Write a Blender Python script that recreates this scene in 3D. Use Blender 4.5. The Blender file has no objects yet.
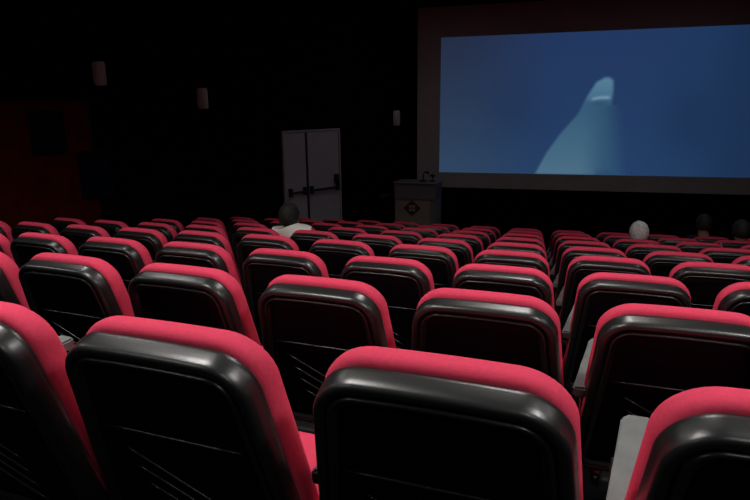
import bpy, bmesh, math, random
from mathutils import Vector, Matrix
random.seed(4)
S = bpy.context.scene
COL = S.collection

# ------------------------------------------------------------------ camera
cam_d = bpy.data.cameras.new('camera'); cam = bpy.data.objects.new('camera', cam_d); COL.objects.link(cam)
S.camera = cam
CAM = Vector((1.4849, -0.8503, 0.4477)); YAW, PIT, ROLL = 0.2748, 0.24122, -0.01197
cam_d.sensor_width = 36.0; cam_d.lens = 586.57 / 750 * 36.0; cam_d.clip_start = 0.02
cy, sy, cp, sp, cr, sr = math.cos(YAW), math.sin(YAW), math.cos(PIT), math.sin(PIT), math.cos(ROLL), math.sin(ROLL)
def cam_to_world(X, U, D):                      # camera right/up/forward -> world
    x = X*cr - U*sr; u = X*sr + U*cr
    y = D*cp + u*sp; z = -D*sp + u*cp
    return Vector((x*cy - y*sy, x*sy + y*cy, z))
R_, U_, F_ = cam_to_world(1, 0, 0), cam_to_world(0, 1, 0), cam_to_world(0, 0, 1)
cam.matrix_world = Matrix(((R_.x, U_.x, -F_.x, CAM.x), (R_.y, U_.y, -F_.y, CAM.y), (R_.z, U_.z, -F_.z, CAM.z), (0, 0, 0, 1)))

# ------------------------------------------------------------------ light and exposure
S.view_settings.view_transform = 'Standard'; S.view_settings.look = 'None'
S.view_settings.gamma = 1; S.view_settings.use_curve_mapping = False
S.view_settings.exposure = 0.0
w = bpy.data.worlds.new('dark'); S.world = w; w.use_nodes = True
w.node_tree.nodes['Background'].inputs[0].default_value = (0, 0, 0, 1)
w.node_tree.nodes['Background'].inputs[1].default_value = 0
CEIL = 2.31
# ceiling downlights: x, y, watts
DOWNLIGHTS = [(-1.2, -1.7, 12), (2.4, -1.7, 12), (-3.2, 0.4, 24), (0.0, 0.2, 36), (3.0, 0.2, 36),
              (-1.6, 2.0, 14), (1.5, 2.1, 23), (4.6, 2.0, 15),
              (0.2, 5.0, 2.2), (3.4, 5.2, 3.5),
              (-0.6, 8.6, 2), (3.6, 8.6, 2)]  # unseen front pair, added to brighten the screen border and door
LIGHT_COL = (1.0, 0.95, 0.93); LAMP_W = 6.0; SPOT = math.radians(150)

# ------------------------------------------------------------------ materials
def mat(name, col, rough=.6, metal=0, spec=.5, noise=0, scale=40, bump=0, sheen=0, emit=0):
    m = bpy.data.materials.new(name); m.use_nodes = True
    nt = m.node_tree; b = nt.nodes['Principled BSDF']
    b.inputs['Base Color'].default_value = (*col, 1); b.inputs['Roughness'].default_value = rough
    b.inputs['Metallic'].default_value = metal; b.inputs['Specular IOR Level'].default_value = spec
    if sheen:
        b.inputs['Sheen Weight'].default_value = sheen; b.inputs['Sheen Tint'].default_value = (*col, 1)
    if emit:
        b.inputs['Emission Color'].default_value = (*col, 1); b.inputs['Emission Strength'].default_value = emit
    if noise or bump:
        tc = nt.nodes.new('ShaderNodeTexCoord'); n = nt.nodes.new('ShaderNodeTexNoise')
        n.inputs['Scale'].default_value = scale; n.inputs['Detail'].default_value = 4
        nt.links.new(tc.outputs['Object'], n.inputs['Vector'])
        if noise:
            r = nt.nodes.new('ShaderNodeValToRGB')
            r.color_ramp.elements[0].position = .3; r.color_ramp.elements[1].position = .7
            r.color_ramp.elements[0].color = (*[c*(1-noise) for c in col], 1)
            r.color_ramp.elements[1].color = (*[min(1, c*(1+noise)) for c in col], 1)
            nt.links.new(n.outputs['Fac'], r.inputs['Fac']); nt.links.new(r.outputs['Color'], b.inputs['Base Color'])
        if bump:
            bp = nt.nodes.new('ShaderNodeBump'); bp.inputs['Strength'].default_value = bump
            bp.inputs['Distance'].default_value = .002
            nt.links.new(n.outputs['Fac'], bp.inputs['Height']); nt.links.new(bp.outputs['Normal'], b.inputs['Normal'])
    return m
M = dict(
    pink=mat('coral_pink_upholstery', (.82, .068, .135), .9, spec=.15, noise=.06, scale=120, bump=.25, sheen=.15),
    shell=mat('black_moulded_plastic', (.011, .0135, .013), .33, spec=.85, bump=.08, scale=300),
    panel=mat('black_inner_panel', (.0018, .0025, .0042), .5, spec=.12, bump=.1, scale=300),
    arm=mat('grey_armrest_plastic', (.16, .175, .17), .5, noise=.12, scale=25),
    leg=mat('black_metal_leg', (.01, .01, .011), .6, spec=.3),
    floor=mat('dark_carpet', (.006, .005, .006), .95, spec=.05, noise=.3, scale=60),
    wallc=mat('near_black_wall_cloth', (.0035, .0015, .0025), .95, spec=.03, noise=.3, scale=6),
    wallred=mat('dark_red_wall_cloth', (.095, .009, .006), .95, spec=.03, noise=.25, scale=6),
    blue=mat('dark_navy_panel_cloth', (.006, .011, .022), .9, spec=.05, noise=.2, scale=9),
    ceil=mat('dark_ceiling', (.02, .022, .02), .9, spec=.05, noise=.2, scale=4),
    border=mat('grey_screen_border', (.58, .53, .55), .85, spec=.1, noise=.05, scale=3),
    door=mat('pale_grey_door_paint', (.56, .51, .56), .6, noise=.04, scale=5),
    frame=mat('grey_door_frame', (.5, .46, .5), .6),
    bar=mat('dark_door_bar', (.03, .03, .035), .5),
    sconce=mat('pale_sconce_metal', (.8, .76, .68), .5),
    lect=mat('beige_lectern_board', (.42, .33, .29), .7, noise=.06, scale=8),
    lectop=mat('grey_lectern_band', (.25, .22, .26), .6),
    emb=mat('dark_red_emblem', (.11, .03, .022), .6),
    embl=mat('pale_emblem_squares', (.5, .38, .35), .6),
    mic=mat('black_microphone', (.008, .008, .008), .5),
    skin=mat('skin', (.35, .19, .13), .6, spec=.3),
    hair_w=mat('white_grey_hair', (.86, .88, .84), .8, noise=.35, scale=38, bump=1.0),
    hair_d=mat('dark_hair', (.012, .013, .009), .7, noise=.3, scale=40, bump=.6),
    hair_b=mat('dark_brown_hair', (.025, .023, .022), .7, noise=.3, scale=40, bump=.6),
    shirt_w=mat('white_shirt_cloth', (.85, .84, .76), .85, bump=.3, scale=12),
    shirt_g=mat('dark_green_jacket_cloth', (.012, .02, .012), .9, spec=.1, bump=.3, scale=12),
    shirt_n=mat('navy_jumper_cloth', (.02, .026, .04), .9, spec=.1, bump=.3, scale=12),
    trouser=mat('black_trouser_cloth', (.01, .01, .012), .9, spec=.1),
    lamp=mat('lamp_white', (1, .95, .9), .5, emit=1.5),
    trimc=mat('lamp_trim', (.05, .05, .05), .5),
)

# ------------------------------------------------------------------ helpers
def obj(name, bm, m, parent=None, smooth=False, mods=True):
    me = bpy.data.meshes.new(name); bmesh.ops.recalc_face_normals(bm, faces=bm.faces); bm.to_mesh(me); bm.free()
    o = bpy.data.objects.new(name, me); COL.objects.link(o)
    me.materials.append(m)
    if smooth:
        for p in me.polygons: p.use_smooth = True
    if parent: o.parent = parent
    return o
def tag(o, label, cat, group=None, kind=None):
    if label: o['label'] = label
    if cat: o['category'] = cat
    if group: o['group'] = group
    if kind: o['kind'] = kind
    return o
def thing(name, loc=(0, 0, 0), rz=0):
    o = bpy.data.objects.new(name, None); COL.objects.link(o); o.location = loc; o.rotation_euler = (0, 0, rz)
    o.empty_display_size = .1
    return o
def struct(name, bm, m, parent=None):
    o = obj(name, bm, m, parent)
    if not parent: o['kind'] = 'structure'
    return o
def box(bm, x0, x1, y0, y1, z0, z1, bev=0, mtx=None):
    vs = [bm.verts.new((x, y, z)) for x in (x0, x1) for y in (y0, y1) for z in (z0, z1)]
    fs = [bm.faces.new([vs[i] for i in q]) for q in ((0, 1, 3, 2), (4, 6, 7, 5), (0, 4, 5, 1), (2, 3, 7, 6), (0, 2, 6, 4), (1, 5, 7, 3))]
    if bev:
        es = list({e for f_ in fs for e in f_.edges})
        r = bmesh.ops.bevel(bm, geom=es, offset=bev, segments=3, affect='EDGES', profile=.5)
        vs = list({v for v in r['verts']} | {v for v in vs if v.is_valid})
    if mtx is not None:
        bmesh.ops.transform(bm, matrix=mtx, verts=[v for v in vs if v.is_valid])
    return vs
def quad(bm, pts): return bm.faces.new([bm.verts.new(p) for p in pts])
def tube(bm, pts, r, n=8):
    rings = []
    pts = [Vector(p) for p in pts]
    for i, p in enumerate(pts):
        t = (pts[min(i+1, len(pts)-1)] - pts[max(i-1, 0)]).normalized()
        a = t.orthogonal().normalized(); b = t.cross(a)
        rr = r[i] if isinstance(r, (list, tuple)) else r
        rings.append([bm.verts.new(p + (a*math.cos(2*math.pi*k/n) + b*math.sin(2*math.pi*k/n))*rr) for k in range(n)])
    # align consecutive rings
    for A, B in zip(rings, rings[1:]):
        off = min(range(n), key=lambda o_: sum((A[k].co-B[(k+o_) % n].co).length for k in range(n)))
        B[:] = B[off:] + B[:off]
        for k in range(n): bm.faces.new((A[k], A[(k+1) % n], B[(k+1) % n], B[k]))
    bm.faces.new(rings[0]); bm.faces.new(rings[-1])

# ------------------------------------------------------------------ row geometry
P = 0.56; SW = 0.436; H = 0.95; KAP = 0.00972; XC = 3.4
ROWY = {1: 0.0, 2: .8583, 3: 1.74, 4: 2.6495}; ROWZ = {1: 0.005, 2: -.148, 3: -.299, 4: -.449}
for r in range(5, 11): ROWY[r] = 2.6495 + (r-4)*.8832; ROWZ[r] = -.449 - (r-4)*.151
for r in (0, -1, -2): ROWY[r] = (r-1)*.86; ROWZ[r] = -(r-1)*.165
def arc(x): return KAP*(x-XC)**2
def sag(x): return .021*max(0, min(-.5-x, 4.5))      # floor falls slightly towards the left aisle
LASTROW = 9
ZFRONT = -2.17

# ------------------------------------------------------------------ the hall
X0, X1, YB, YF = -9.0, 16.0, -2.6, 11.144
def wall_x(y): return -2.72 + (y-8.36)*.5348           # splayed left wall
def rwall_x(y): return 6.6 + (YF-y)*.5348
# stepped floor
bm = bmesh.new()
xs = [X0 + i*(X1-X0)/50 for i in range(51)]
order = list(range(-2, LASTROW+1))
edges = [(ROWY[r]-.2, ROWZ[r]-H) for r in order]
prof = [(YB-.3, edges[0][1])]
for i, (y, z) in enumerate(edges[1:], 1):
    prof += [(y, edges[i-1][1]), (y, z)]
prof += [(ROWY[LASTROW]+.75, edges[-1][1]), (ROWY[LASTROW]+.75, ZFRONT-.02), (YF+.3, ZFRONT-.02)]
grid = []
for k, (y, z) in enumerate(prof):
    flat = k in (0, len(prof)-1)
    grid.append([bm.verts.new((x, y + (0 if flat else arc(x)), z - sag(x))) for x in xs])
for A, B in zip(grid, grid[1:]):
    for i in range(50): bm.faces.new((A[i], A[i+1], B[i+1], B[i]))
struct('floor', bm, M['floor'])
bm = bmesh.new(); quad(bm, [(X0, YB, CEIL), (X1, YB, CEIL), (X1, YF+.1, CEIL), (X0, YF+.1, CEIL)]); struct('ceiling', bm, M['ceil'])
def vwall(name, a, b, z0, z1, m, th=.12, side=1):
    a, b = Vector((*a, 0)), Vector((*b, 0)); d = (b-a).normalized(); n = Vector((-d.y, d.x, 0))*th*side
    bm = bmesh.new()
    pts = [a, b, b+n, a+n]
    lo = [bm.verts.new((p.x, p.y, z0)) for p in pts]; hi = [bm.verts.new((p.x, p.y, z1)) for p in pts]
    bm.faces.new(lo); bm.faces.new(hi[::-1])
    for i in range(4): bm.faces.new((lo[i], lo[(i+1) % 4], hi[(i+1) % 4], hi[i]))
    return struct(name, bm, m)
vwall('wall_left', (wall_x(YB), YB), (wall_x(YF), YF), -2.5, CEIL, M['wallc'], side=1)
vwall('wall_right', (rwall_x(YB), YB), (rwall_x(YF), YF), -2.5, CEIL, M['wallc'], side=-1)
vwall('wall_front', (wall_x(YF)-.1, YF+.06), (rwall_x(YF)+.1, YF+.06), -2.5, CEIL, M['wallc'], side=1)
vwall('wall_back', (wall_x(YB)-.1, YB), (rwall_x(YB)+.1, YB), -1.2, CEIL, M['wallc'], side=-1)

# frame of the left wall: t along it (towards the screen), h out of it into the hall
WD = Vector((.4716, .8818, 0)); WN = Vector((.8818, -.4716, 0)); WA = math.atan2(WD.y, WD.x)
def on_wall(x, y, z):           # origin on the wall, local x along wall, local -y into the hall
    return thing_matrix(x, y, z)
def wall_bm_obj(name, boxes, m, parent, bev=.004):
    bm = bmesh.new()
    for b in boxes: box(bm, *b, bev=bev)
    return obj(name, bm, m, parent)
# dark red cloth field low at the left end of the wall
rw = thing('wall_panel', (wall_x(3.2), 3.2, 0), WA)
tag(rw, 'dim dark red cloth panel low on the left side wall beyond the seats', 'wall panel')
wall_bm_obj('panel_cloth', [(-3.5, 2.75, -.045, 0, -1.55, .55)], M['wallred'], rw)
wall_bm_obj('panel_edge', [(-3.5, 2.75, -.055, 0, .55, .58), (2.75, 2.78, -.055, 0, -1.55, .58)], M['leg'], rw)
rw.location.x += .003
# two stepped navy acoustic panels
for (px, py, z0, z1, lab) in ((wall_x(5.17), 5.17, -.08, .44, 'dark navy square acoustic panel on left wall, the higher and nearer of the pair'),
                              (wall_x(5.62), 5.62, -.68, -.07, 'dark navy square acoustic panel on left wall, the lower of the pair nearer the door')):
    t = thing('acoustic_panel', (px, py, z0), WA); t.location += WN*.06
    tag(t, lab, 'acoustic panel', 'navy acoustic panels on the left wall')
    wall_bm_obj('panel_cloth', [(-.19, .19, -.05, 0, 0.01, z1-z0-.01)], M['blue'], t, .01)
    wall_bm_obj('panel_frame', [(-.2, -.19, -.04, 0, 0, z1-z0), (.19, .2, -.04, 0, 0, z1-z0), (-.19, .19, -.04, 0, 0, .01), (-.19, .19, -.04, 0, z1-z0-.01, z1-z0)], M['leg'], t, .002)

# double door in the left wall
L = math.hypot(.62, 1.165)
dr = thing('door_1', (wall_x(8.36), 8.36, -2.1), WA); dr['kind'] = 'structure'; dr.location += WN*.002
DH = 2.12; D0, D1 = 0.02, 1.265; SPL = .49
wall_bm_obj('door_frame', [(D0-.035, D0, -.05, 0, 0, DH+.035), (D1, D1+.035, -.05, 0, 0, DH+.035), (D0, D1, -.05, 0, DH, DH+.035)], M['frame'], dr)
for a, b in ((D0+.004, SPL-.006), (SPL+.006, D1-.004)):
    lf = wall_bm_obj('door_leaf', [(a, b, -.035, 0, .01, DH-.004)], M['door'], dr)
    bm = bmesh.new(); box(bm, a+.05, b-.05, -.095, -.065, 1.08, 1.12, .012)
    box(bm, a+.04, a+.10, -.1, -.035, 1.04, 1.18, .01); box(bm, b-.10, b-.04, -.1, -.035, 1.04, 1.18, .01)
    obj('push_bar', bm, M['bar'], lf)
bm = bmesh.new(); box(bm, SPL-.012, SPL+.03, -.048, -.034, .02, DH-.01, .003); obj('meeting_strip', bm, M['bar'], dr)
bm = bmesh.new(); box(bm, 1.12, 1.2, -.12, -.034, 1.18, 1.34, .015); obj('door_latch', bm, M['bar'], dr)

# wall sconces
for (x, y, z, lab) in ((-4.08, 5.82, .74, 'slim half-round wall light on left wall, nearest the left edge of the hall'),
                       (-3.39, 7.105, .43, 'slim half-round wall light on left wall, between the first light and the double door'),
                       (-1.36, 10.9, .05, 'slim half-round wall light on left wall, right of the double door by the screen')):
    t = thing('wall_sconce', (wall_x(y), y, z), WA); t.location += WN*.002
    tag(t, lab, 'wall light', 'wall lights stepping down the left wall')
    bm = bmesh.new()
    N = 14; R1 = .075; ring = []
    for zz, k in ((0, .8), (.02, 1), (.28, 1), (.30, .86)):
        ring.append([bm.verts.new((R1*k*math.cos(math.pi*i/N), -.012-R1*k*math.sin(math.pi*i/N)*1.1, zz)) for i in range(N+1)])
    for A, B in zip(ring, ring[1:]):
        for i in range(N): bm.faces.new((A[i], A[i+1], B[i+1], B[i]))
    bm.faces.new(ring[0])
    obj('lamp_shade', bm, M['sconce'], t, smooth=True)
    bm = bmesh.new(); box(bm, -.085, .085, -.014, 0, .02, .28, .004); obj('back_plate', bm, M['frame'], t)

# small pale plate
t = thing('wall_plate', (wall_x(10.6), 10.6, -1.36), WA); t.location += WN*.002
tag(t, 'small pale plate low on the dark wall just left of the lectern', 'wall plate')
wall_bm_obj('face_plate', [(-.12, .12, -.012, 0, 0, .07)], M['arm'], t)
for a in (-.09, .02): wall_bm_obj('socket', [(a, a+.07, -.018, -.011, .015, .055)], M['mic'], t, .002)

# ------------------------------------------------------------------ screen
SX0, SX1, SZ0, SZ1 = -.505, 6.1, -.89, 1.72
ss = thing('projection_screen', (0, YF, SZ0))
tag(ss, 'wide cinema screen on front wall showing a pale whale rising in deep blue water', 'screen')
bm = bmesh.new()
bx0, bx1, bz0, bz1 = -1.0-0, 6.6, -1.195-SZ0, CEIL-.03-SZ0
zz0, zz1 = 0, SZ1-SZ0
box(bm, bx0+.04, SX0, -.05, .05, bz0, bz1); box(bm, SX1, bx1, -.05, .05, bz0, bz1)
box(bm, SX0, SX1, -.05, .05, bz0, zz0); box(bm, SX0, SX1, -.05, .05, zz1, bz1)
obj('screen_border', bm, M['border'], ss)
poly = [(2.551, 0.905), (2.63, .905), (2.70, 0.85), (2.715, 0.678), (2.706, 0.463), (2.776, 0.136), (2.86, -0.323), (2.95, -0.9), (1.39, -0.9), (1.582, -0.494), (1.82, -0.121), (2.122, 0.251), (2.276, 0.595), (2.411, 0.826)]
def seg_d(px, pz, a, b):
    vx, vz = b[0]-a[0], b[1]-a[1]; t_ = max(0, min(1, ((px-a[0])*vx+(pz-a[1])*vz)/(vx*vx+vz*vz)))
    return math.hypot(px-a[0]-vx*t_, pz-a[1]-vz*t_)
def inside(px, pz):
    c = False
    for i in range(len(poly)):
        a, b = poly[i], poly[i-1]
        if (a[1] > pz) != (b[1] > pz) and px < (b[0]-a[0])*(pz-a[1])/(b[1]-a[1])+a[0]: c = not c
    return c
def lin(c): return tuple((v/255/12.92 if v < 10.3 else ((v/255+.055)/1.055)**2.4) for v in c)
def mix(a, b, t_): t_ = max(0, min(1, t_)); return tuple(p*(1-t_)+q*t_ for p, q in zip(a, b))
def sst(a, b, x): x = max(0, min(1, (x-a)/(b-a))); return x*x*(3-2*x)
def picture(x, z):
    u = (x-SX0)/(SX1-SX0); v = (z-SZ0)/(SZ1-SZ0)
    left = mix((56, 82, 112), (44, 54, 80), v); midc = mix((44, 74, 118), (42, 66, 112), v); right = mix((36, 66, 106), (36, 66, 108), v)
    c = mix(left, midc, sst(0, .38, u)); c = mix(c, right, sst(.5, .9, u))
    # darker patches in the water
    c = mix(c, (34, 52, 92), .3*math.exp(-((x-.9)**2/.35+(z-.35)**2/.3)))
    c = mix(c, (32, 56, 92), .5*math.exp(-((x-4.1)**2/.25+(z-.1)**2/.4)))
    c = mix(c, (32, 52, 88), .5*sst(4.0, 5.0, x))
    d = min(seg_d(x, z, poly[i], poly[i-1]) for i in range(len(poly)))
    d = d if inside(x, z) else -d
    soft = .035 if (x < 2.5 or z > .4) else .20
    a = sst(-soft, soft, d)
    body = mix((66, 108, 140), (88, 128, 156), (-z+.3)/1.1)
    body = mix(body, (52, 90, 126), .85*sst(2.15, 2.8, x)*sst(.5, .3, z))
    head = mix((84, 128, 160), (98, 144, 172), sst(.5, .85, z))
    b = mix(body, head, sst(.44, .56, z))
    b = mix(b, (146, 186, 206), .8*math.exp(-((z-.535-.12*(x-2.45)+.5*(x-2.47)**2)**2/.0009))*sst(2.3, 2.4, x)*(1-sst(2.62, 2.7, x)))
    b = mix(b, (54, 88, 124), .5*math.exp(-((z-.44)**2/.004+(x-2.5)**2/.03)))
    return mix(c, b, a)
bm = bmesh.new(); NX, NZ = 264, 104
cl = bm.loops.layers.float_color.new('picture')
vv = [[bm.verts.new((SX0+(SX1-SX0)*i/NX, 0.0, (SZ1-SZ0)*j/NZ)) for i in range(NX+1)] for j in range(NZ+1)]
for j in range(NZ):
    for i in range(NX):
        fc = bm.faces.new((vv[j][i], vv[j][i+1], vv[j+1][i+1], vv[j+1][i]))
        for lp in fc.loops: lp[cl] = (*lin(picture(lp.vert.co.x, lp.vert.co.z+SZ0)), 1)
m = bpy.data.materials.new('projected_picture'); m.use_nodes = True; nt = m.node_tree
nt.nodes.clear(); at_ = nt.nodes.new('ShaderNodeVertexColor'); at_.layer_name = 'picture'
em = nt.nodes.new('ShaderNodeEmission'); out = nt.nodes.new('ShaderNodeOutputMaterial')
em.inputs['Strength'].default_value = .70
nt.links.new(at_.outputs['Color'], em.inputs['Color']); nt.links.new(em.outputs[0], out.inputs[0])
obj('screen_picture', bm, m, ss)

# ------------------------------------------------------------------ lectern
lt = thing('lectern', (-.81, 10.45, ZFRONT), math.radians(-6))
tag(lt, 'boxy beige lectern with a dark red emblem standing below the screen corner', 'lectern')
W2 = .41; HT = 1.17
bm = bmesh.new(); box(bm, -W2, W2, -.20, .25, .06, HT-.33, .006); obj('lectern_body', bm, M['lect'], lt)
bm = bmesh.new(); box(bm, -W2-.005, W2+.005, -.22, .26, HT-.33, HT-.03, .01); obj('upper_band', bm, M['lectop'], lt)
bm = bmesh.new(); vs = box(bm, -W2-.02, W2+.02, -.24, .28, HT-.03, HT, .008); obj('reading_top', bm, M['lectop'], lt)
bm = bmesh.new(); box(bm, -W2+.03, W2-.03, -.17, .22, 0, .06); obj('plinth', bm, M['mic'], lt)
bm = bmesh.new(); box(bm, W2-.1, W2+.004, -.206, -.19, .07, HT-.34, .003); obj('side_strip', bm, M['lectop'], lt)
bm = bmesh.new(); N = 48
EC = (-.05, .665)
def emr(a): return .118 + .048*max(0, math.cos(2*a))**5 + .03*max(0, -math.cos(2*a))**1*0 + (.03*max(0, math.cos(2*(a-math.pi/2)))**5)
c0 = [bm.verts.new((EC[0]+emr(2*math.pi*i/N)*math.cos(2*math.pi*i/N), -.2005, EC[1]+emr(2*math.pi*i/N)*math.sin(2*math.pi*i/N))) for i in range(N)]
c1 = [bm.verts.new((v.co.x, -.214, v.co.z)) for v in c0]
bm.faces.new(c1); bm.faces.new(c0)
for i in range(N): bm.faces.new((c0[i], c0[(i+1) % N], c1[(i+1) % N], c1[i]))
eo = obj('emblem', bm, M['emb'], lt)
bm = bmesh.new()
for i in (-1, 1):
    for j in (-1, 1): box(bm, EC[0]+i*.034-.027, EC[0]+i*.034+.027, -.22, -.213, EC[1]+j*.034-.027, EC[1]+j*.034+.027, .004)
obj('emblem_squares', bm, M['embl'], eo)
mc = thing('gooseneck_microphone', (-.70, 10.42, ZFRONT+HT))
tag(mc, 'thin black gooseneck microphone standing on top of the lectern', 'microphone')
bm = bmesh.new(); box(bm, -.06, .06, -.05, .05, 0, .03, .01); obj('microphone_base', bm, M['mic'], mc)
bm = bmesh.new(); tube(bm, [(0, 0, .02), (0, 0, .12), (.02, -.01, .17), (.06, -.03, .19)], .012); obj('gooseneck', bm, M['mic'], mc, True)
bm = bmesh.new(); tube(bm, [(.055, -.028, .19), (.08, -.035, .185), (.115, -.05, .165), (.12, -.052, .16)], [.018, .026, .026, .012], 10); obj('microphone_head', bm, M['mic'], mc, True)
mc2 = thing('desk_lamp', (-.52, 10.45, ZFRONT+HT))
tag(mc2, 'short dark lamp on the right end of the lectern top', 'lamp')
bm = bmesh.new(); box(bm, -.045, .045, -.045, .045, 0, .02, .008); obj('lamp_base', bm, M['mic'], mc2)
bm = bmesh.new(); tube(bm, [(0, 0, .02), (0, 0, .08), (-.02, 0, .11)], .01); obj('lamp_arm', bm, M['mic'], mc2, True)
bm = bmesh.new(); tube(bm, [(-.05, 0, .115), (-.01, 0, .12), (.04, 0, .10)], [.018, .024, .03], 10); obj('lamp_shade', bm, M['mic'], mc2, True)

# ------------------------------------------------------------------ downlights
for i, (x, y, wv) in enumerate(DOWNLIGHTS):
    t = thing('ceiling_downlight', (x, y, CEIL))
    tag(t, 'round ceiling downlight out of view, %s, %s' % (
        {-2: 'over the aisle behind the camera', 0: 'over the nearest seat rows', 3: 'over the middle seat rows', 5: 'over the rear-most visible seat rows', 9: 'added in front of the screen to brighten its border'}[min((-2, 0, 3, 5, 9), key=lambda q: abs(q-y))],
        'on the left' if x < (0.5 if y < 3 and y > -1 else 1) - (1 if -1 < y < 3 else 0) else ('on the right' if x > (2.9 if -1 < y < 3 else 2) else 'in the middle')), 'ceiling light', 'ceiling downlights')
    bm = bmesh.new(); bmesh.ops.create_cone(bm, cap_ends=True, segments=28, radius1=.33, radius2=.35, depth=.02, matrix=Matrix.Translation((0, 0, -.011)))
    obj('lamp_trim', bm, M['trimc'], t)
    bm = bmesh.new(); bmesh.ops.create_cone(bm, cap_ends=True, segments=28, radius1=.30, radius2=.30, depth=.006, matrix=Matrix.Translation((0, 0, -.025)))
    obj('diffuser', bm, M['lamp'], t)
    ld = bpy.data.lights.new('downlight_lamp', 'SPOT'); ld.energy = wv*LAMP_W; ld.color = LIGHT_COL
    ld.spot_size = SPOT; ld.spot_blend = .9; ld.shadow_soft_size = .30
    lo = bpy.data.objects.new('downlight_lamp', ld); COL.objects.link(lo); lo.parent = t; lo.location = (0, 0, -.05)

# ------------------------------------------------------------------ cinema seat
REC = math.radians(14.5)
def bp(x, s, n):      # back coordinates: s down the back from the top edge, n towards the audience behind
    return Vector((x, s*math.sin(REC) - n*math.cos(REC), H - s*math.cos(REC) - n*math.sin(REC)))
def outline(wt, wb, s0, s1, rt, rb, inset=0, crown=.006):
    pts = []; wt2, wb2 = wt/2-inset, wb/2-inset; s0 += inset; s1 -= inset; rt = max(.01, rt-inset); rb = max(.01, rb-inset)
    K = 9
    def wx(s): t_ = (s-s0)/(s1-s0); return wt2+(wb2-wt2)*min(1, t_*1.0)
    for i in range(K+1):           # top right corner
        a = math.pi/2*(1-i/K); s = s0+rt-rt*math.sin(a); pts.append((wx(s)-rt+rt*math.cos(a), s))
    for s in (.3, .55, .8): ss_ = s0+(s1-s0)*s; pts.append((wx(ss_), ss_))
    for i in range(K+1):
        a = -math.pi/2*i/K; s = s1-rb-rb*math.sin(a); pts.append((wb2-rb+rb*math.cos(a), s))
    left = [(-x, s) for x, s in reversed(pts)]
    top = []
    a, b = left[-1], pts[0]
    mid = [(a[0]+(b[0]-a[0])*t_, s0) for t_ in (.25, .5, .75)]
    bmid = [(pts[-1][0]*(1-2*t_), s1) for t_ in (.33, .67)]
    allp = pts + bmid + left + mid
    return [(x, s - crown*(1-(x/wt2)**2)*(1 if s < s0+rt else 0)) for x, s in allp]
def loft(bm, rings, cap0=True, cap1=True):
    R = [[bm.verts.new(bp(x, s, n)) for x, s in o_] for o_, n in rings]
    for A, B in zip(R, R[1:]):
        for i in range(len(A)): bm.faces.new((A[i], A[(i+1) % len(A)], B[(i+1) % len(A)], B[i]))
    if cap0: bm.faces.new(R[0][::-1])
    if cap1: bm.faces.new(R[-1])
    return R
WT, WB, SB, RT, RB = SW, SW+.115, .60, .082, .06
def ol(inset, **k): return outline(WT, WB, 0, SB, RT, RB, inset, **k)
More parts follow.
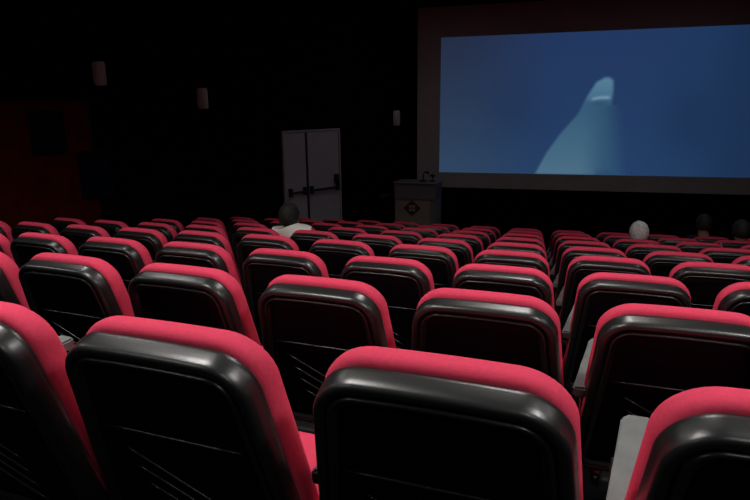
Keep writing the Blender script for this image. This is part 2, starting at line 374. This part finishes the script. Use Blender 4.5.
def make_seat():
    t = thing('cinema_seat')
    bm = bmesh.new()
    loft(bm, [(ol(.004), -.002), (ol(0), .002), (ol(0), .012), (ol(.0015), .030), (ol(.003), .042), (ol(.006), .048), (ol(.011), .0515), (ol(.017), .0525), (ol(.022), .051), (ol(.026), .047), (ol(.029), .041)], cap1=True)
    sh = obj('back_shell', bm, M['shell'], t, True)
    bm = bmesh.new()
    loft(bm, [(ol(.047), .0435), (ol(.0475), .0452), (ol(.075), .045)], cap0=False)
    # horizontal ledge
    def rib(a, b, r):
        p = [bp(a[0]+(b[0]-a[0])*k/6, a[1]+(b[1]-a[1])*k/6, .045) for k in range(7)]
        tube(bm, p, [r*.3]+[r]*5+[r*.3], 6)
    pn = obj('back_panel', bm, M['panel'], sh, True)
    bm = bmesh.new()
    rib((-.175, .215), (.175, .215), .0038)
    for q in range(4): rib((-.135+q*.013, .27+q*.052), (.085+q*.006, .40+q*.045), .0034)
    obj('panel_ribs', bm, M['shell'], pn, True)
    bm = bmesh.new()
    loft(bm, [(ol(.0290), .040), (ol(.0300), .0490), (ol(.0325), .0535), (ol(.0365), .0535), (ol(.0405), .049), (ol(.0485), .0455)], cap0=False, cap1=False)
    obj('panel_rim', bm, M['shell'], sh, True)
    # upholstered cushion of the back
    bm = bmesh.new()
    def oc(i, drop=0): return [(x, q + drop*max(0, 1-(q+.004)/.12)) for x, q in outline(WT-.012, WB-.02, -.005, SB-.03, RT+.004, RB, i)]
    loft(bm, [(oc(.012), -.0025), (oc(.002), -.005), (oc(-.005, .0), -.012), (oc(-.008, .001), -.024), (oc(-.009, .004), -.038), (oc(-.008, .008), -.052), (oc(-.003, .012), -.064), (oc(.008, .015), -.073), (oc(.03, .015), -.081), (oc(.07, .01), -.087), (oc(.12), -.090)])
    obj('back_cushion', bm, M['pink'], t, True)
    # seat cushion, folded down
    bm = bmesh.new()
    box(bm, -.215, .226, .10, .56, .33, .455, .04)
    so = obj('seat_cushion', bm, M['pink'], t, True)
    bm = bmesh.new(); box(bm, -.205, .215, .11, .54, .295, .334, .012); obj('seat_pan', bm, M['shell'], so)
    bm = bmesh.new(); box(bm, -.18, .18, .05, .14, .31, .37, .012); obj('seat_hinge', bm, M['leg'], t)
    # armrest on the left, on its standard
    bm = bmesh.new(); z1, z0 = .685, .65
    prof = [(-.285, .08), (-.232, .08), (-.195, .24), (-.165, .44), (-.175, .455), (-.222, .455), (-.235, .44), (-.262, .24)]
    lo = [bm.verts.new((x, y, z0-.03+.085*y)) for x, y in prof]; hi = [bm.verts.new((x, y, z1-.03+.085*y)) for x, y in prof]
    bm.faces.new(lo); bm.faces.new(hi[::-1])
    for i in range(8): bm.faces.new((lo[i], lo[(i+1) % 8], hi[(i+1) % 8], hi[i]))
    bmesh.ops.bevel(bm, geom=list(bm.edges), offset=.006, segments=2, affect='EDGES')
    obj('armrest', bm, M['arm'], t)
    bm = bmesh.new(); box(bm, -.256, -.234, .10, .36, .14, .635, .006); obj('side_panel', bm, M['leg'], t)
    bm = bmesh.new(); box(bm, -.258, -.232, .12, .20, .0, .15, .004); box(bm, -.266, -.224, .0, .36, 0, .018, .004); obj('leg', bm, M['leg'], t)
    return t
proto = make_seat()
used = [False]
def copy_tree(o, parent=None):
    c = o.copy(); COL.objects.link(c)
    if parent: c.parent = parent
    for ch in list(o.children): copy_tree(ch, c)
    return c
def seat_pos(r, c):
    x = c*P + SW/2 + (.004 if c >= 3 else 0)
    return x, ROWY[r]+arc(x), ROWZ[r]-H-sag(x)
def pix(p):
    d = Vector(p)-CAM; D = d.dot(F_)
    return (375+586.57*d.dot(R_)/D, 250-586.57*d.dot(U_)/D, D)
ORD = {1: 'nearest row', 2: 'second row', 3: 'third row', 4: 'fourth row', 5: 'fifth row', 6: 'sixth row', 7: 'seventh row', 8: 'eighth row', 9: 'farthest row'}
NUM = ['first', 'second', 'third', 'fourth', 'fifth', 'sixth', 'seventh', 'eighth', 'ninth', 'tenth', 'eleventh', 'twelfth', 'thirteenth', 'fourteenth', 'fifteenth']
for r in range(1, LASTROW+1):
    cmin = {1: -1, 2: -3, 3: -5, 4: -6, 5: -6, 6: -5, 7: -5, 8: -5, 9: -4}[r]
    row = []
    for c in range(cmin, 12):
        x, y, z = seat_pos(r, c)
        u, v, D = pix((x, y, z+H))
        half = 586.57*.25/max(D, .3)
        if u-half > 790 or u+half < -60: continue
        row.append((c, x, y, z, u-half < 748 and u+half > 2))
    vis = [q for q in row if q[4]]
    for q in row:
        c, x, y, z, vflag = q
        o = proto if not used[0] else copy_tree(proto)
        used[0] = True
        o.location = (x, y, z); o.rotation_euler = (0, 0, math.atan(2*KAP*(x-XC)) - .035)
        k = vis.index(q) if q in vis else -1
        if k < 0:
            lab = 'coral pink cinema seat in the %s, just past the %s end of the view' % (ORD[r], 'left' if c < vis[0][0] else 'right')
        elif k == 0: lab = 'coral pink cinema seat with black shell, leftmost of the %s' % ORD[r]
        elif k == len(vis)-1: lab = 'coral pink cinema seat with black shell, rightmost of the %s' % ORD[r]
        else: lab = 'coral pink cinema seat with black shell, %s from the left in the %s' % (NUM[k], ORD[r])
        tag(o, lab, 'seat', 'cinema seats in the %s' % ORD[r])

# ------------------------------------------------------------------ people in the audience
def skin_obj(name, verts, edges, m, parent, root=0, sub=2):
    me = bpy.data.meshes.new(name); me.from_pydata([v[0] for v in verts], edges, [])
    o = bpy.data.objects.new(name, me); COL.objects.link(o); o.parent = parent
    sk = o.modifiers.new('skin', 'SKIN'); sk.use_smooth_shade = True
    me.update()
    dat = me.skin_vertices[0].data
    for i, (p, rad) in enumerate(verts):
        dat[i].radius = rad if isinstance(rad, tuple) else (rad, rad)
        dat[i].use_root = (i == root)
    sb = o.modifiers.new('subdiv', 'SUBSURF'); sb.levels = sub; sb.render_levels = sub
    me.materials.append(m)
    return o
def person(loc, rz, lean, hair, top, label, hair_len=.0, hair_scale=1.0, hd=.05):
    """seated figure, origin on the floor under the hips, facing +y; lean = sideways offset of head, in metres"""
    t = thing('person', loc, rz); tag(t, label, 'person', 'people in the audience')
    L_ = lean
    V = [((0, .06, .56), (.14, .10)),                       # pelvis
         ((L_*.25, .0, .67), (.12, .085)), ((L_*.55, -.05, .79), (.13, .085)), ((L_*.8, -.06, .87), (.09, .06)),
         ((L_*.93, -.05, .985-hd*.5), (.052, .052)), ((L_, -.02, 1.04-hd), (.062, .075)), ((L_*1.04, .0, 1.12-hd), (.076, .096)), ((L_*1.08, -.005, 1.195-hd), (.055, .07)),
         ((L_*.8-.15, -.06, .875), .042), ((L_*.7-.22, .0, .70), .045), ((-.19, .24, .68), .034),     # left arm
         ((L_*.8+.15, -.06, .875), .042), ((L_*.7+.22, .0, .70), .045), ((.19, .24, .68), .034),      # right arm
         ((-.1, .1, .54), .085), ((-.11, .46, .54), .06), ((-.11, .48, .12), .04), ((-.11, .58, .05), .035),
         ((.1, .1, .54), .085), ((.11, .46, .54), .06), ((.11, .48, .12), .04), ((.11, .58, .05), .035)]
    E_ = [(0, 1), (1, 2), (2, 3), (3, 4), (4, 5), (5, 6), (6, 7), (3, 8), (8, 9), (9, 10), (3, 11), (11, 12), (12, 13),
          (0, 14), (14, 15), (15, 16), (16, 17), (0, 18), (18, 19), (19, 20), (20, 21)]
    # palm and five fingers for each hand
    for sg, wr in ((-1, 10), (1, 13)):
        wp = Vector(V[wr][0]); V.append((tuple(wp+Vector((0, .05, -.012))), (.032, .016))); pi = len(V)-1; E_.append((wr, pi))
        for k, ln in enumerate((.050, .062, .066, .058)):
            off = (k-1.5)*.019*sg
            V.append((tuple(wp+Vector((-off, .085, -.016))), .0085)); a = len(V)-1; E_.append((pi, a))
            V.append((tuple(wp+Vector((-off*1.1, .085+ln*.6, -.024))), .008)); b = len(V)-1; E_.append((a, b))
            V.append((tuple(wp+Vector((-off*1.1, .085+ln*.9, -.045))), .007)); c = len(V)-1; E_.append((b, c))
        V.append((tuple(wp+Vector((-sg*.04, .055, -.015))), .010)); a = len(V)-1; E_.append((pi, a))
        V.append((tuple(wp+Vector((-sg*.05, .09, -.03))), .008)); b = len(V)-1; E_.append((a, b))
    body = skin_obj('body', V, E_, M['skin'], t)
    hx, hz, hy = L_*1.04, 1.12-hd, -.02
    # nose, ears, eyes, mouth on the head
    bm = bmesh.new()
    tube(bm, [(hx, hy+.105, hz+.015), (hx, hy+.122, hz-.012), (hx, hy+.128, hz-.028), (hx, hy+.108, hz-.04)], [.007, .011, .015, .010], 8)
    obj('nose', bm, M['skin'], body, True)
    for sg in (-1, 1):
        bm = bmesh.new()
        bmesh.ops.create_uvsphere(bm, u_segments=14, v_segments=8, radius=1, matrix=Matrix.Translation((hx+sg*.078, hy, hz-.01)) @ Matrix.Diagonal((.010, .022, .034, 1)))
        obj('ear', bm, M['skin'], body, True)
    for sg in (-1, 1):
        bm = bmesh.new()
        bmesh.ops.create_uvsphere(bm, u_segments=12, v_segments=8, radius=.011, matrix=Matrix.Translation((hx+sg*.031, hy+.098, hz+.008)))
        obj('eye', bm, M['hair_d'], body, True)
    bm = bmesh.new(); tube(bm, [(hx-.024, hy+.100, hz-.066), (hx, hy+.109, hz-.063), (hx+.024, hy+.100, hz-.066)], [.003, .006, .003], 8)
    obj('mouth', bm, M['emb'], body, True)
    # hair: a shell over crown and back of the head, pushed up off the forehead and face
    bm = bmesh.new()
    bmesh.ops.create_uvsphere(bm, u_segments=32, v_segments=20, radius=1)
    hs = hair_scale
    for v in list(bm.verts):
        x, y, z = v.co
        lim = -.62 if y < .1 else (-.2 + (y-.1)*1.15)
        lim -= hair_len
        if z < lim: v.tag = True
    kill = [v for v in bm.verts if v.tag]
    bmesh.ops.delete(bm, geom=kill, context='VERTS')
    for v in bm.verts:
        x, y, z = v.co
        wob = 1+.025*math.sin(9*x+5*z)*math.sin(8*y+3)+.02*math.sin(17*z+4*x)
        v.co = Vector((hx + x*.092*hs*wob, hy-.004+y*.113*hs*wob, hz+.022 + z*.118*hs*wob))
    ho = obj('hair', bm, hair, body, True)
    sm = ho.modifiers.new('thick', 'SOLIDIFY'); sm.thickness = .012; sm.offset = -1
    # shirt: torso and sleeves over the body
    C_ = [((0, .06, .55), (.175, .135)), ((L_*.25, .0, .67), (.16, .12)), ((L_*.55, -.05, .79), (.165, .125)), ((L_*.8, -.065, .90), (.125, .105)), ((L_*.9, -.06, .975-hd*.4), (.085, .08)),
          ((L_*.8-.15, -.06, .885), .062), ((L_*.7-.22, .0, .70), .057), ((-.195, .2, .68), .046),
          ((L_*.8+.15, -.06, .885), .068), ((L_*.7+.22, .0, .70), .057), ((.195, .2, .68), .046)]
    skin_obj('shirt', C_, [(0, 1), (1, 2), (2, 3), (3, 4), (3, 5), (5, 6), (6, 7), (3, 8), (8, 9), (9, 10)], top, t)
    T_ = [((0, .06, .55), (.17, .125)), ((-.1, .1, .545), .098), ((-.11, .46, .54), .075), ((-.11, .48, .14), .055), ((.1, .1, .545), .098), ((.11, .46, .54), .075), ((.11, .48, .14), .055)]
    skin_obj('trousers', T_, [(0, 1), (1, 2), (2, 3), (0, 4), (4, 5), (5, 6)], M['trouser'], t)
    return t
def sit(r, c, dx, dy, dz=0):
    x, y, z = seat_pos(r, c); return (x+dx, y+.24+dy, z+dz)
person(sit(5, -1, -.12, .0, .035), 0, -.17, M['hair_d'], M['shirt_w'], 'dark-haired person in a white shirt leaning left between seats, in front of the double door', hd=.12)
person(sit(7, 4, .03, 0, -.08), .15, 0, M['hair_w'], M['shirt_g'], 'white-haired person in dark clothes seated right of the centre, seen from behind', .1)
person(sit(9, 6, -.06, 0, .02), 0, 0, M['hair_b'], M['shirt_n'], 'dim dark-haired person in the far row, farthest to the front on the right')
person(sit(8, 6, .1, 0, -.03), 0, 0, M['hair_b'], M['shirt_n'], 'dim person with dark hair at the right edge of the view, seen from behind')
